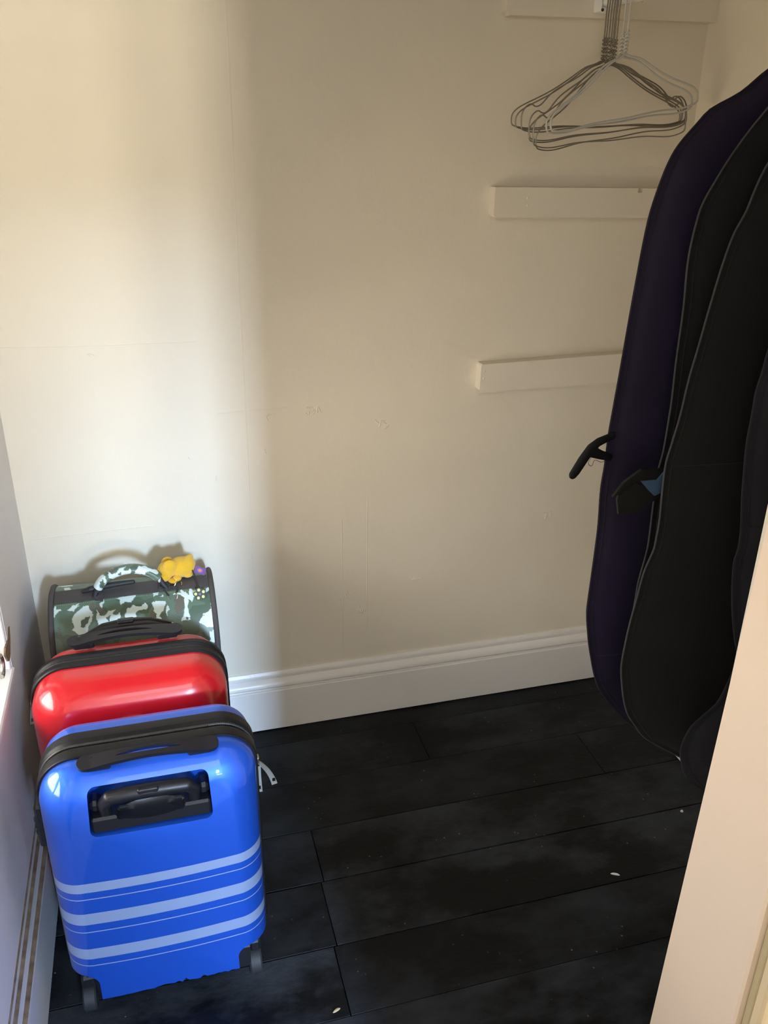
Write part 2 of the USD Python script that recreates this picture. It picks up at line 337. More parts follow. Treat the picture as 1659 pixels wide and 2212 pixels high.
wr = thing('wall_right', kind='structure', label='cream right wall behind the hanging garment covers')
obj('plaster', pbox(RW, RW+.12, .6, BW+.12, -.02, CEIL), 'cream_paint', wr, smooth=False)
obj('wall_front', man(pbox(LW-.2, RW+.2, FY0, FY1, -.02, CEIL)) - man(pbox(LW, .778, FY0-.1, FY1+.1, -.1, 2.06)), 'cream_paint', smooth=False, kind='structure', label='wall with the doorway into the closet')
obj('ceiling', pbox(LW-.2, RW+.2, -.4, BW+.12, CEIL, CEIL+.1), 'ceiling_paint', smooth=False, kind='structure', label='closet ceiling')
obj('wall_rear', man(pbox(-3, 3.4, -2.75, -2.6, -.02, 3.2)) - man(pbox(.55, .80, -2.9, -2.4, .9, 2.0)) - man(pbox(.86, 1.04, -2.9, -2.4, .9, 1.36)), 'cream_paint', smooth=False, kind='structure', label='room wall behind the viewer with two window openings')
w2 = thing('window_2', kind='structure', label='tall room window behind the viewer', loc=(.67, -2.68, .9))
for z in (.9, 1.43, 1.97): obj('rail', cbox(.55, .80, -2.70, -2.66, z, z+.03, .003), 'white_gloss', w2)
for x in (.55, .785): obj('stile', cbox(x, x+.015, -2.70, -2.66, .93, 1.97, .003), 'white_gloss', w2)

w3 = thing('window_3', kind='structure', label='low wide room window beside the tall one behind the viewer', loc=(.95, -2.68, .9))
for z in (.9, 1.33): obj('rail', cbox(.86, 1.04, -2.70, -2.66, z, z+.03, .003), 'white_gloss', w3)
for x in (.86, 1.025): obj('stile', cbox(x, x+.015, -2.70, -2.66, .93, 1.33, .003), 'white_gloss', w3)

# floor boards run along the back wall
fl = thing('floor', kind='structure', label='black painted floorboards with dust scuffs and paint specks')
obj('joists', pbox(LW-.16, RW+.15, -.4, BW+.1, -.06, -.021), 'floor_void', fl, smooth=False)
ys = [1.975, 1.835, 1.678, 1.513, 1.357, 1.192, 1.039, .882, .724, .566, .408]
JOINT = {3: .251, 4: .244, 5: .237, 2: 1.02, 1: .60}
GAP = [.001, .0006, .0008, .0012, .0016, .0012, .0007, .0012, .001, .001, .001]
def board(x0, x1, y0, y1, dz):
    tx, ty = 0.0, abs(rng.normal(0, .00012))
    b = cbox(x0, x1, y0, y1, -.02, dz, .0006); v = b.vertices
    v[:, 2] += np.where(v[:, 2] > -.005, ty*(v[:, 1]-y0)/(y1-y0), 0); b.vertices = v; return b
for i in range(len(ys)-1):
    y1, y0 = ys[i]-GAP[i], ys[i+1]+GAP[i+1]
    xs = [LW-.02, JOINT[i], RW+.05] if i in JOINT else [LW-.02, RW+.05]
    for a, b in zip(xs[:-1], xs[1:]):
        obj('plank', board(a+.0009, b-.0009, y0, y1, -.0022+.0002*i+rng.uniform(0, .00015)), f'black_board_{"abc"[int(rng.integers(3))]}', fl, smooth=20)
obj('room_floor', cat(pbox(LW-.02, 3.4, -.4, .4065, -.02, 0), pbox(-3, 3.4, -2.6, -.4, -.02, 0)), 'black_board_a', fl, smooth=False)
obj('ground', pbox(-6, LW-.17, -.4, 6, -.75, -.6), 'ground_paving', smooth=False, kind='structure', label='pale paving outside the small window')

# baseboards: plain face, quirk and ogee
def skirt_prof(t=.020, h=.177):
    return [(0, 0), (t-.002, 0), (t, .002), (t, h*.70), (t-.002, h*.712), (t-.0065, h*.716), (t-.0070, h*.735), (t-.003, h*.75), (t-.0005, h*.775), (t-.0010, h*.81), (t-.004, h*.845), (t-.0095, h*.875), (t-.0125, h*.89), (t-.0118, h*.915), (t-.0115, h*.94), (t-.0130, h*.965), (t-.0165, h), (0, h)]
pr = skirt_prof()
obj('baseboard_back', ext_yz([(BW-d, z) for d, z in pr], LW+.021, RW-.021), 'white_gloss', smooth=25, kind='structure', label='white moulded baseboard along the back wall')
prl = [(d*1.15, z*1.06) for d, z in skirt_prof()]
prl = [(0, 0), (.022, 0), (.0235, .002), (.0235, .150), (.022, .153), (.014, .1545), (.0125, .160), (.0105, .172), (.004, .1745), (.003, .186), (0, .188)]
obj('baseboard_left', ext_xz([(LW+d, z) for d, z in prl], -.3, BW-.02), 'dusty_skirting', smooth=25, kind='structure', label='left baseboard with brown dust on its ledges')
obj('baseboard_right', ext_xz([(RW-d*2.2, z) for d, z in pr], FY1+.002, BW-.02), 'white_gloss', smooth=25, kind='structure', label='white baseboard at the foot of the right wall')

# door lining on the right, leaning a little, and the open door leaf
d1 = thing('door_1', kind='structure', label='peach painted door lining at the right edge', loc=(.778, .78, 0))
def lean(t, dy=.030, z0=.0):
    v = t.vertices; k = (v[:, 1] > FY1-.03); v[k, 1] += -.0258*(v[k, 2]-z0)+.004; t.vertices = v; return t
lin = man(lean(cbox(.762, .80, FY0, FY1+.0015, .0, 2.06, .0035).subdivide()))
obj('jamb_lining', tri(lin), 'jamb_paint', d1, label='peach painted door lining with chipped edge')
obj('rebate', cbox(.7745, .80, FY0-.014, FY0, .0, 2.06, .002), 'jamb_dark', d1)
obj('architrave', cbox(.772, .88, FY0-.034, FY0-.0145, .0, 2.12, .004), 'jamb_yellow', d1)
obj('head_lining', cbox(LW, .762, FY0, FY1, 2.03, 2.06, .003), 'jamb_paint', d1)
leaf = cbox(0, .74, -.018, .018, .01, 2.02, .003); c, s = math.cos(math.radians(237)), math.sin(math.radians(237))
v = leaf.vertices.copy(); leaf.vertices = np.stack([.80+c*v[:, 0]-s*v[:, 1], .64+s*v[:, 0]+c*v[:, 1], v[:, 2]], 1)
obj('door_leaf', leaf, 'jamb_yellow', d1)

# ------------------------------------------------------------------ battens on the back wall
BF = BW-.031
def batten(name_label, pts, notch=None, nails=()):
    t = thing('shelf_batten', name_label, 'batten', loc=(pts[0][0], BW, pts[0][1]))
    b = man(ext_xz(pts, BF, BW-.0003))
    if notch: b = b - man(cbox(notch-.006, notch+.006, BF-.01, BF+.014, pts[1][1]-.014, pts[1][1]+.02, .002))
    obj('board', b, 'batten_paint', t, smooth=20)
    for x, z in nails:
        obj('nail_head', tri(m3.Manifold.sphere(.0032, 16).scale((1, .35, 1)).translate((x, BF, z))), 'nail_paint', t)
batten('cream wooden batten just above the hanger rail bracket, highest on the wall', [(.776, 1.7300), (.776, 1.835), (RW, 1.838), (RW, 1.7270), (.784, 1.7220)])
batten('cream wooden batten at mid height with a small notch in its top edge', [(.774, 1.330), (.7745, 1.389), (RW, 1.383), (RW, 1.318), (.785, 1.3245), (.778, 1.3255)], notch=1.137, nails=[(.8541, 1.3653), (.8553, 1.3505)])
batten('cream wooden batten lowest on the back wall, running behind the purple cover', [(.764, .925), (.7655, .984), (.769, .988), (RW, .9965), (RW, .9215), (.774, .9185)], nails=[(.7749, .9712), (.7736, .9529)])

# ------------------------------------------------------------------ hanging rail
RA, RB = np.array([.990, 1.872, 1.753]), np.array([.990+(1.872-FY1)*math.tan(math.radians(7)), FY1, 1.753])
def rail_at(y): k = (RA[1]-y)/(RA[1]-RB[1]); return RA+(RB-RA)*k
rl = thing('hanging_rail', 'white painted hanging rail on a bracket, carrying hangers and garment covers', 'clothes rail', loc=RA)
obj('rod', tube([RA, RA*.5+RB*.5, RB], .0125, 20), 'rail_white', rl)
obj('bracket', tri(man(cbox(.974, 1.012, BF-.004, BF-.0003, 1.733, 1.79, .0015)) + man(cbox(.972, .9775, BF-.030, BF-.0003, 1.733, 1.775, .002)) + man(cbox(1.0035, 1.009, BF-.030, BF-.0003, 1.740, 1.775, .002)) + man(cbox(.9725, .993, BF-.0325, BF-.029, 1.731, 1.7405, .0015))), 'rail_white', rl)
obj('screw', tri(m3.Manifold.sphere(.0032, 16).translate((.9765, BF-.0325, 1.7355))), 'screw_dark', rl)

# ------------------------------------------------------------------ wire hangers
def hanger(lab, y, tilt, yaw_, white=False, notch=False, half=.20, drop=.112, lift=0., shift=0.):
    c = rail_at(y); rw = .0021 if white else .0015; m_ = 'wire_white' if white else 'wire_steel'
    neck = c + [shift-.0150, 0, -.113+lift]
    ct, st, cy, sy = math.cos(math.radians(tilt)), math.sin(math.radians(tilt)), math.cos(math.radians(yaw_)), math.sin(math.radians(yaw_))
    def W(P):
        P = np.asarray(P, float); x, z = P[:, 0], P[:, 1]; yy = P[:, 2] if P.shape[1] > 2 else 0*x
        x2, z2 = x*ct-z*st, x*st+z*ct
        return np.stack([neck[0]+x2*cy-yy*sy, neck[1]+x2*sy+yy*cy, neck[2]+z2], 1)
    def Wp(P):      # hook hangs plumb
        P = np.asarray(P, float); return np.stack([neck[0]+P[:, 0]*cy, neck[1]+P[:, 0]*sy, neck[2]+P[:, 1]], 1)
    t = thing('wire_hanger', lab, 'clothes hanger', loc=c, group='wire hangers bunched on the rail')
    R = .0125+rw+.0008; top = .113-lift; th = np.radians(np.linspace(190, -45, 24))
    hook = [(0, .035), (0, .06), (-.0005, .085)] + [(.0150+R*math.cos(a), top+R*math.sin(a)) for a in th]
    obj('hook', tube(Wp(hook), rw, 7), m_, t)
    a = np.linspace(0, 6*2*math.pi, 90); z = np.linspace(.002, .042, 90)
    tw = Wp(np.stack([0*a, z], 1)); off = np.stack([np.cos(a)*cy, np.cos(a)*sy+0*a, 0*a], 1)*rw*1.5; off[:, 1] += np.sin(a)*rw*1.5
    obj('twisted_neck', tube(tw+off, rw*.95, 6), m_, t)
    def side(s):
        P = [(0, 0), (s*.010, -.004), (s*.030, -.010), (s*.055, -.024)]
        e = half
        if notch: P += [(s*e*.70, -drop*.60), (s*e*.80, -drop*.74), (s*e*.84, -drop*.745), (s*e*.88, -drop*.70), (s*e*.95, -drop*.74), (s*e*1.0, -drop*.88)]
        else: P += [(s*e*.62, -drop*.58), (s*e*.86, -drop*.77), (s*e*.95, -drop*.86), (s*e*1.0, -drop*.97)]
        P += [(s*e*1.005, -drop*1.06), (s*e*.995, -drop*1.14), (s*e*.96, -drop*1.17)]
        return P
    L, Rr = side(-1), side(1)
    wob = rng.normal(0, .0006, 3)
    path = [(*p, 0) for p in L[::-1]] + [(*p, 0) for p in Rr[1:]] + [(.5*half, -drop*1.18, wob[0]), (0, -drop*1.19, wob[1]), (-.5*half, -drop*1.18, wob[2])]
    obj('shoulder_wire', tube(W(smoothpath(path, 150, closed=True)), rw, 6, closed=True), m_, t)
H = [('grey wire hanger nearest the back wall, its left end reaching farthest left', 1.838, 1.0, -5, 0, 0, .192, .106, .0, -.002),
     ('second grey wire hanger from the wall, close against the farthest left one', 1.832, 2.2, -4, 0, 0, .190, .106, 0, -.001),
     ('grey wire hanger with notched shoulders near the back of the bunch', 1.825, 3.5, -2.6, 0, 1, .186, .107, .0, -.000),
     ('grey wire hanger with plain shoulders in the middle of the bunch', 1.818, 7.0, -1.2, 0, 0, .183, .114, -.003, .001),
     ('grey wire hanger with notched shoulders in the middle of the bunch', 1.811, 5.8, .2, 0, 1, .185, .114, -.002, .001),
     ('grey wire hanger hanging lowest at its left end', 1.804, 8.6, 1.6, 0, 0, .180, .122, -.005, -.001),
     ('grey wire hanger with the wide lower right end, at the front of the grey ones', 1.796, 4.8, 3.0, 0, 1, .184, .124, -.006, -.001),
     ('white coated wire hanger behind the other white one', 1.778, 8.5, 4.2, 1, 0, .176, .104, .006, .000),
     ('white coated wire hanger at the front of the bunch, pale arm highest on the right', 1.766, 9.5, 5.6, 1, 0, .180, .100, .008, .002)]
for h in H: hanger(h[0], h[1], h[2], h[3], bool(h[4]), bool(h[5]), h[6], h[7], h[8], h[9])

# ------------------------------------------------------------------ garment covers
def garment(lab, y0, left, mat_, seam, thick=.013, bottom_x=1.04, bottom_z=.25, hems=(), seed=0, rightmax=1.243, hookx=None, wav=.006):
    c = rail_at(y0); left = [tuple(p) for p in left]
    zt = left[0][1]
    t = thing('garment_cover', lab, 'garment cover', loc=(c[0], y0, c[2]), group='garment covers on the rail')
    lz = np.array([p[1] for p in left])[::-1]; lx = np.array([p[0] for p in left])[::-1]
    zb = left[-1][1]
    nz, nu = 150, 44
    s = np.linspace(0, 1, nz); Z = zt + (zb-zt)*(s - .018*np.sin(2*math.pi*s))
    from scipy.interpolate import PchipInterpolator
    XL = PchipInterpolator(lz, lx)(Z)
    XR = np.minimum(2*c[0]-XL+.02, rightmax)
    lowfrac = np.clip((Z-zb)/.32, 0, 1); xr0 = left[-1][0]+.02
    XR = np.where(Z < zb+.32, xr0+(XR-xr0)*np.sqrt(1-(1-lowfrac)**2), XR)
    topfrac = np.clip((zt-Z)/.16, 0, 1); XR = np.maximum(XL+.02, np.minimum(XR, left[0][0]+.05+(rightmax-left[0][0]-.05)*np.sqrt(topfrac)*1.0))
    u = np.linspace(0, 1, nu); e = np.minimum(u, 1-u)
    Wd = (XR-XL)[:, None]; X = XL[:, None]+Wd*u[None]
    dist = e[None]*Wd; zz = np.minimum(np.abs(Z-zb), np.abs(zt-Z))[:, None]
    puff = .0012 + thick*np.clip((np.minimum(dist, zz+.012)-.013)/.10, 0, 1)**.55
    P = np.stack([X*3.0, np.full_like(X, seed*2.3), np.broadcast_to(Z[:, None]*1.6, X.shape)], -1)
    fold = (meshkit.fbm(P, 3, seed)-.5)*2*wav*np.clip(dist/.06, 0.15, 1)
    fold2 = (meshkit.fbm(P*[2.2, 1, .9]+9, 3, seed+5)-.5)*wav
    yc = y0+fold
    front = np.stack([X, yc-puff+fold2*np.clip(dist/.05, 0, 1), np.broadcast_to(Z[:, None], X.shape)], -1)
    back = np.stack([X, yc+puff, np.broadcast_to(Z[:, None], X.shape)], -1)
    def grid(G, flip):
        idx = np.arange(nz*nu).reshape(nz, nu); a, b, c_, d = idx[:-1, :-1].ravel(), idx[:-1, 1:].ravel(), idx[1:, 1:].ravel(), idx[1:, :-1].ravel()
        f = np.concatenate([np.stack([a, d, c_], 1), np.stack([a, c_, b], 1)])
        return T(G.reshape(-1, 3), f[:, ::-1] if flip else f)
    rim_i = np.concatenate([np.arange(nu), (np.arange(1, nz))*nu+nu-1, (nz-1)*nu+np.arange(nu-2, -1, -1), np.arange(nz-2, 0, -1)*nu])
    n1 = nz*nu; k = len(rim_i); a, b = rim_i, np.roll(rim_i, -1)
    side = np.concatenate([np.stack([a, b, b+n1], 1), np.stack([a, b+n1, a+n1], 1)])
    g1, g2 = grid(front, False), grid(back, True)
    body = T(np.vstack([g1.vertices, g2.vertices]), np.vstack([g1.faces, g2.faces+n1, side]))
    obj('cover', body, mat_, t, smooth=50)
    mid = (front+back)/2
    edge = np.vstack([mid[:, 0], mid[-1, 1:], mid[::-1, -1][1:]])
    obj('edge_piping', tube(edge[::1], .0017, 6), seam, t)
    inner = []
    for i in range(2, nz-1):
        if XR[i]-XL[i] > .06:
            uu = .011/(XR[i]-XL[i]); q = np.array([np.interp(uu, u, front[i, :, k_]) for k_ in range(3)]); inner.append(q+[0, -.0004, 0])
    obj('seam_line', tube(inner, .0007, 5), 'seam_dark', t)
    for hz in hems:
        i = int(np.argmin(abs(Z-hz))); q = front[i, 1:-1]+[0, -.0005, 0]; q[:, 2] += .004*np.linspace(0, 1, len(q))
        obj('hem_stitching', tube(q, .0008, 5), 'seam_dark', t)
    top = np.array([left[0][0]+.035, y0, zt]); R = .0150
    nk = [(left[0][0]+.02, zt-.01), (left[0][0]+.03, zt+.02), (c[0]-.012, 1.66), (c[0]-.004, 1.70), (c[0]+R*.95, c[2]-.014)] + [(c[0]+R*math.cos(a), c[2]+R*math.sin(a)) for a in np.radians(np.linspace(-10, 200, 18))]
    obj('hook', tube([(x, y0, z) for x, z in smoothpath(nk[:5], 24)] + [(x, y0, z) for x, z in nk[5:]], .0018, 7), 'wire_steel', t)
    return t
G1 = [(1.02, 1.625), (.985, 1.610), (.952, 1.592), (.91, 1.56), (.858, 1.533), (.845, 1.519), (.808, 1.474), (.791, 1.428), (.779, 1.373), (.772, 1.287), (.766, 1.189), (.763, 1.134), (.759, 1.07), (.756, 1.011), (.756, .968), (.754, .924), (.758, .831), (.757, .734), (.756, .675), (.765, .611), (.778, .556), (.801, .486), (.826, .447), (.864, .399), (.915, .347), (.954, .309), (1.007, .264)]
G2 = [(1.03, 1.625), (.96, 1.585), (.911, 1.536), (.874, 1.489), (.85, 1.451), (.822, 1.389), (.816, 1.324), (.821, 1.239), (.822, 1.164), (.825, 1.086), (.824, 1.012), (.82, .975), (.82, .917), (.822, .833), (.813, .745), (.812, .651), (.815, .583), (.830, .523), (.855, .464), (.885, .416), (.925, .379), (.975, .345)]
G3 = [(1.04, 1.60), (.95, 1.53), (.91, 1.50), (.881, 1.464), (.869, 1.436), (.858, 1.398), (.844, 1.368), (.833, 1.322), (.824, 1.266), (.815, 1.203), (.807, 1.15), (.802, 1.093), (.795, 1.048), (.789, 1.006), (.790, .974), (.794, .902), (.793, .865), (.779, .811), (.773, .763), (.765, .694), (.762, .631), (.771, .574), (.788, .518), (.811, .481), (.834, .45), (.867, .424), (.905, .397), (.949, .367), (.99, .348)]
G4 = [(1.05, 1.58), (.98, 1.52), (.92, 1.42), (.885, 1.32), (.868, 1.25), (.86, 1.213), (.857, 1.181), (.853, 1.152), (.854, 1.12), (.854, 1.09), (.862, 1.007), (.877, .896), (.874, .874), (.878, .838), (.889, .782), (.906, .722), (.920, .676), (.91, .626), (.896, .588), (.874, .568), (.85, .541), (.841, .503), (.853, .453), (.876, .418), (.916, .384), (.966, .346), (1.0, .333)]
g1 = garment('dark purple garment cover farthest left, with a black tie at its edge', 1.26, G1, 'purple_cover', 'seam_dark', hems=(.556,), seed=1)
garment('narrow strip of black garment cover between the purple cover and the broad black one', 1.192, G2, 'black_cover', 'seam_grey', seed=2)
g3 = garment('broad black garment cover in the middle with a leather strap at its left edge', 1.13, G3, 'soot_cover', 'seam_grey', hems=(1.008,), seed=3)
garment('slate grey garment cover nearest the door lining, its lower end swinging left', 1.03, G4, 'slate_cover', 'seam_dark', hems=(.93, .475, .44), seed=4, thick=.016)
# black tie knotted at the purple cover's edge
tie = caps([(.762, 1.258, 1.014, .006), (.735, 1.256, 1.005, .0075), (.722, 1.254, .996, .009)]) + caps([(.722, 1.254, .996, .009), (.708, 1.252, .978, .0095), (.697, 1.25, .962, .009), (.692, 1.249, .956, .008)]) + caps([(.722, 1.254, .992, .010), (.742, 1.256, .984, .0075), (.762, 1.258, .978, .006)])
tie = tie.scale((1, .4, 1.12)).translate((0, .7535, -.1165))
obj('tie', tie, 'strap_black', g1, smooth=60, label='black tie knotted at the edge of the cover')
obj('loose_thread', tube(smoothpath([(.722, 1.25, .985), (.718, 1.249, .972), (.724, 1.249, .969), (.727, 1.249, .978), (.742, 1.25, .974), (.755, 1.252, .980)], 40), .0004, 4), 'strap_black', g1)
S1 = [(.8027, .9898), (.7774, .991), (.7647, .9921), (.7341, .9711), (.7175, .9474), (.728, .9524), (.7665, .9716), (.7967, .9723), (.8154, .9846)]
S2 = [(.7535, .9716), (.7252, .9515), (.7237, .9444), (.7299, .9168), (.7657, .9142), (.7806, .925), (.7955, .9358), (.8158, .9468), (.8163, .9517), (.7943, .9433), (.7799, .9545), (.7711, .9627)]
S3 = [(.7652, .9725), (.7955, .972), (.8071, .9866), (.8152, .9754), (.8171, .9496), (.795, .9428), (.7819, .9539)]
def flap(P, y0, y1, b=.0015):
    a = Polygon(P); return cat(man(ext_xz(a, y0, y1)))
obj('strap', flap(S1, 1.158, 1.164), 'strap_leather', g3, label='black leather strap with a folded end')
obj('strap', flap(S2, 1.154, 1.159), 'strap_leather', g3, label='black leather strap with a folded end')
obj('denim_patch', flap(S3, 1.155, 1.158), 'denim_cloth', g3, label='blue denim showing inside the strap')

# ------------------------------------------------------------------ suitcases
def zipper(cx, cz, w, h, r, y, d):
    q = rloop(cx, cz, w+2*d, h+2*d, r+d, 24, 14); dd = np.r_[0, np.cumsum(np.linalg.norm(np.diff(np.vstack([q, q[:1]]), axis=0), axis=1))]
    n = int(dd[-1]/.0017); s = np.linspace(0, dd[-1], n, endpoint=False); qq = np.vstack([q, q[:1]])
    p = np.stack([np.interp(s, dd, qq[:, 0]), np.full(n, y), np.interp(s, dd, qq[:, 1])], 1)
    return tube(p, .0026+.0008*np.where(np.arange(n) % 2, 1, -1), 6, closed=True)
def pull(cx, y, z, s=1, ang=30, L=.05):
    """curved metal zip pull: a slotted plate hanging out at an angle"""
    a0 = math.radians(ang); P = []
    n = 14
    for i in range(n):
        k = i/(n-1); a = a0*(1-k*.75); P.append((k, a))
    pts = [np.array([cx, y, z])]
    for k, a in P[1:]: pts.append(pts[-1]+np.array([s*math.sin(a), -.15, -math.cos(a)])*L/n)
    pts = np.array(pts); w = .0045; th = .0011; V = []
    for i, p in enumerate(pts):
        tg = np.gradient(pts, axis=0)[i]; tg /= np.linalg.norm(tg); nrm = np.array([0, 1.0, 0]); sd = np.cross(tg, nrm); sd /= np.linalg.norm(sd); nr = np.cross(sd, tg)
        ww = w*(.7+.5*i/(n-1)); V += [p+sd*ww+nr*th, p-sd*ww+nr*th, p-sd*ww-nr*th, p+sd*ww-nr*th]
    F = []
    for i in range(n-1):
        for k in range(4):
            a, b = i*4+k, i*4+(k+1) % 4; F += [(a, b, b+4), (a, b+4, a+4)]
    F += [(0, 2, 1), (0, 3, 2), (n*4-4, n*4-3, n*4-2), (n*4-4, n*4-2, n*4-1)]
    t = T(V, F)
    if t.volume < 0: t.invert()
    e = pts[-2]; m = man(t) - man(cbox(e[0]-.0028, e[0]+.0028, e[1]-.01, e[1]+.01, e[2]+.001, e[2]+.009, .0008))
    return tri(m)
def wheel(parent, x, y, axis_w=.024, r=.027):
    c = m3.Manifold.cylinder(axis_w, r-.003, r-.003, 40, True); d = m3.Manifold.cylinder(axis_w-.006, r, r, 40, True)
    t = m3.Manifold.batch_hull([c, d]).rotate((0, 90, 0)).translate((x, y, r+.0005))
    w = obj('wheel', t, 'grey_rubber', parent, smooth=40)
    return w

# ---- blue case in front
BX, BZ, BWd, BH, BR = -.073, .2655, .358, .559, .062
yF, yB0, yB1, yK = 1.150, 1.214, 1.282, 1.332
blue = thing('suitcase', 'glossy blue hard-shell cabin suitcase with pale stripes, standing in front', 'suitcase', loc=(BX, 1.24, 0))
sh0 = shell(BX, BZ, BWd, BH, BR, yB0, yF, .052, dome_=.005); vv = sh0.vertices
vv[:, 1] += np.where((vv[:, 2] > .385) & (vv[:, 1] < yB0-.002), .0075*np.clip((vv[:, 2]-.385)/.12, 0, 1.2)**2*np.clip((yB0-vv[:, 1])/.04, 0, 1), 0)   # the top of the face leans back
sh0.vertices = vv; sh = man(sh0)
op = [(-.171, .521), (.0225, .5205), (.0245, .4305), (-.1745, .4325)]
opening = Polygon(op).buffer(-.012).buffer(.012, quad_segs=8)
sh = sh - man(ext_xz(opening, yF-.03, yF+.050))
for x0, x1, zt in ((-.36, -.201, .112), (.047, .2, .104)):
    q = sbox(x0, -.05, x1, zt).buffer(-.022).buffer(.022, quad_segs=8); sh = sh - man(ext_xz(q, yF-.05, yB0+.05))
jag = [(-.30, -.1), (-.30, .049)]
for i in range(70):
    x = -.30+.45*i/69; worn = math.exp(-((x+.045)/.06)**2); jag.append((x, .0495+worn*rng.uniform(-.001, .010)+rng.uniform(0, .0012)))
jag += [(.15, -.1)]
cutlow = man(pbox(-.4, .3, 1.0, 1.5, -.2, .052))
sh = sh - man(ext_xz(jag, yF-.05, yB0+.05))
obj('front_shell', sh, 'blue_shell', blue, smooth=28, label='blue shell face with pale stripes and a handle recess')
bk = man(shell(BX, BZ, BWd, BH, BR, yB1, yK, .034)) - man(ext_xz(sbox(-.36, -.05, -.201, .11), yB1-.05, yK+.05)) - man(ext_xz(sbox(.047, -.05, .2, .11), yB1-.05, yK+.05))
obj('back_shell', bk - cutlow, 'blue_plain', blue, smooth=28)
body_prof = [(yB0+.0005, -.03), (yB0+.0005, .0035), (yB0+.003, .005), (yB0+.020, .0055), (yB0+.024, .004), (yB0+.0285, .0005), (yB0+.0385, .0005), (yB0+.043, .004), (yB0+.047, .0055), (yB1-.003, .005), (yB1-.0005, .0035), (yB1-.0005, -.03)]
obj('zip_band', man(rim(BX, BZ, BWd, BH, BR, body_prof)) - cutlow - man(pbox(-.4, -.203, 1.1, 1.4, -.05, .105)) - man(pbox(.049, .2, 1.1, 1.4, -.05, .10)), 'black_band', blue, smooth=30)
obj('zip', man(zipper(BX, BZ, BWd, BH, BR, yB0+.0335, .0015)) - cutlow - man(pbox(-.4, -.203, 1.1, 1.4, -.05, .105)) - man(pbox(.049, .2, 1.1, 1.4, -.05, .10)), 'zip_grey', blue, smooth=True)
obj('base', cat(cbox(-.235, .092, yF+.022, yK-.015, .058, .125, .01)), 'black_plastic', blue)
for x, sgn in ((-.226, 1), (.079, -1)):
    for y in (1.184, 1.300):
        wheel(blue, x, y)
        obj('wheel_housing', tri(man(cbox(x+sgn*.015, x+sgn*.028, y-.020, y+.022, .028, .09, .006)) + man(cbox(x-.010, x+.018 if sgn > 0 else x+.012, y-.015, y+.02, .060, .09, .005))), 'black_plastic', blue)
# recess insert and pull-out grip
ins = man(cbox(-.1715, .0225, yF+.002, yF+.043, .4345, .466, .004)) + man(cbox(-.120, -.028, yF+.036, yF+.043, .46, .482, .003)) + man(cbox(.004, .0225, yF+.012, yF+.043, .47, .492, .006)) + man(cbox(-.1715, -.154, yF+.012, yF+.043, .47, .492, .006))
ins = ins - m3.Manifold.sphere(1, 48).scale((.060, .030, .020)).translate((-.075, yF+.006, .472)) - man(cbox(-.13, -.02, yF-.01, yF+.026, .458, .60, .004))
obj('handle_recess', ins, 'black_plastic', blue, smooth=30, label='black plastic insert of the handle recess')
gy = yF+.010
grip = caps([(-.147, gy+.006, .460, .009), (-.148, gy+.002, .489, .0105), (-.137, gy-.002, .5015, .0122), (-.11, gy-.004, .5055, .0126), (-.0757, gy-.005, .507, .0128), (-.042, gy-.004, .5055, .0126), (-.014, gy-.002, .5025, .0122), (-.003, gy+.002, .489, .0105), (-.004, gy+.006, .460, .009)])
obj('trolley_grip', grip, 'black_plastic', blue, smooth=50)
obj('release_button', tri(m3.Manifold.batch_hull([m3.Manifold.sphere(.004, 16).translate((-.0757+sx*.0135, gy-.0128, .5105+sz*.0045)) for sx in (-1, 1) for sz in (-1, 1)])), 'black_plastic', blue)
def carry(parent, cx, y, z, L, wid, rise, tilt, slot=True):
    n = 161; xs = np.linspace(-L/2, L/2, n)
    hw = wid/2*(.74+.26*np.abs(2*xs/L)**1.5); end = np.sqrt(np.clip(1-np.clip((np.abs(xs)-(L/2-wid/2))/(wid/2), 0, 1)**2, 0.02, 1)); hw = hw*end
    plan = Polygon(np.vstack([np.stack([xs, hw], 1), np.stack([xs[::-1], -hw[::-1]], 1)]))
    t = trimesh.creation.extrude_polygon(plan, .007, engine='earcut'); t = man(t).refine_to_length(.006)
    if slot:
        sx = np.linspace(-.052, .052, 20); cres = Polygon(np.vstack([np.stack([sx, .0005+.0062*(1-(sx/.052)**2)], 1), np.stack([sx[::-1], -.0005-.0015*(1-(sx[::-1]/.052)**2)], 1)]))
        t = t - man(trimesh.creation.extrude_polygon(cres, .03, engine='earcut')).translate((0, 0, -.01))
    q = tri(t); v = q.vertices.copy()
    v[:, 2] += rise*np.clip(1-(v[:, 0]/(L*.40))**2, 0, 1)
    a = math.radians(tilt); y2, z2 = v[:, 1]*math.cos(a)-v[:, 2]*math.sin(a), v[:, 1]*math.sin(a)+v[:, 2]*math.cos(a)
    q = T(np.stack([cx+v[:, 0], y+y2, z+z2], 1), q.faces)
    h = obj('carry_handle', q, 'black_plastic', parent, smooth=30)
    for s in (-1, 1):
        f = cbox(cx+s*L*.36-L*.09, cx+s*L*.36+L*.09, y-wid*.28, y+wid*.28, z-.012, z+.002, .003); v = f.vertices-[cx, y, z]
        f.vertices = np.stack([cx+v[:, 0], y+v[:, 1]*math.cos(a)-v[:, 2]*math.sin(a), z+v[:, 1]*math.sin(a)+v[:, 2]*math.cos(a)], 1)
        obj('handle_foot', f, 'black_plastic', h)
carry(blue, -.069, 1.186, .553, .228, .030, .008, 14)
lock = obj('combination_lock', cbox(-.2685, -.248, 1.222, 1.262, .362, .452, .004), 'black_plastic', blue)
for k in range(3): obj('dial', tri(m3.Manifold.cylinder(.005, .007, .007, 20, True).translate((-.2670, 1.240, .385+k*.014))), 'black_rubber', lock)
obj('lock_button', cbox(-.2715, -.2675, 1.232, 1.252, .428, .444, .002), 'steel', lock)
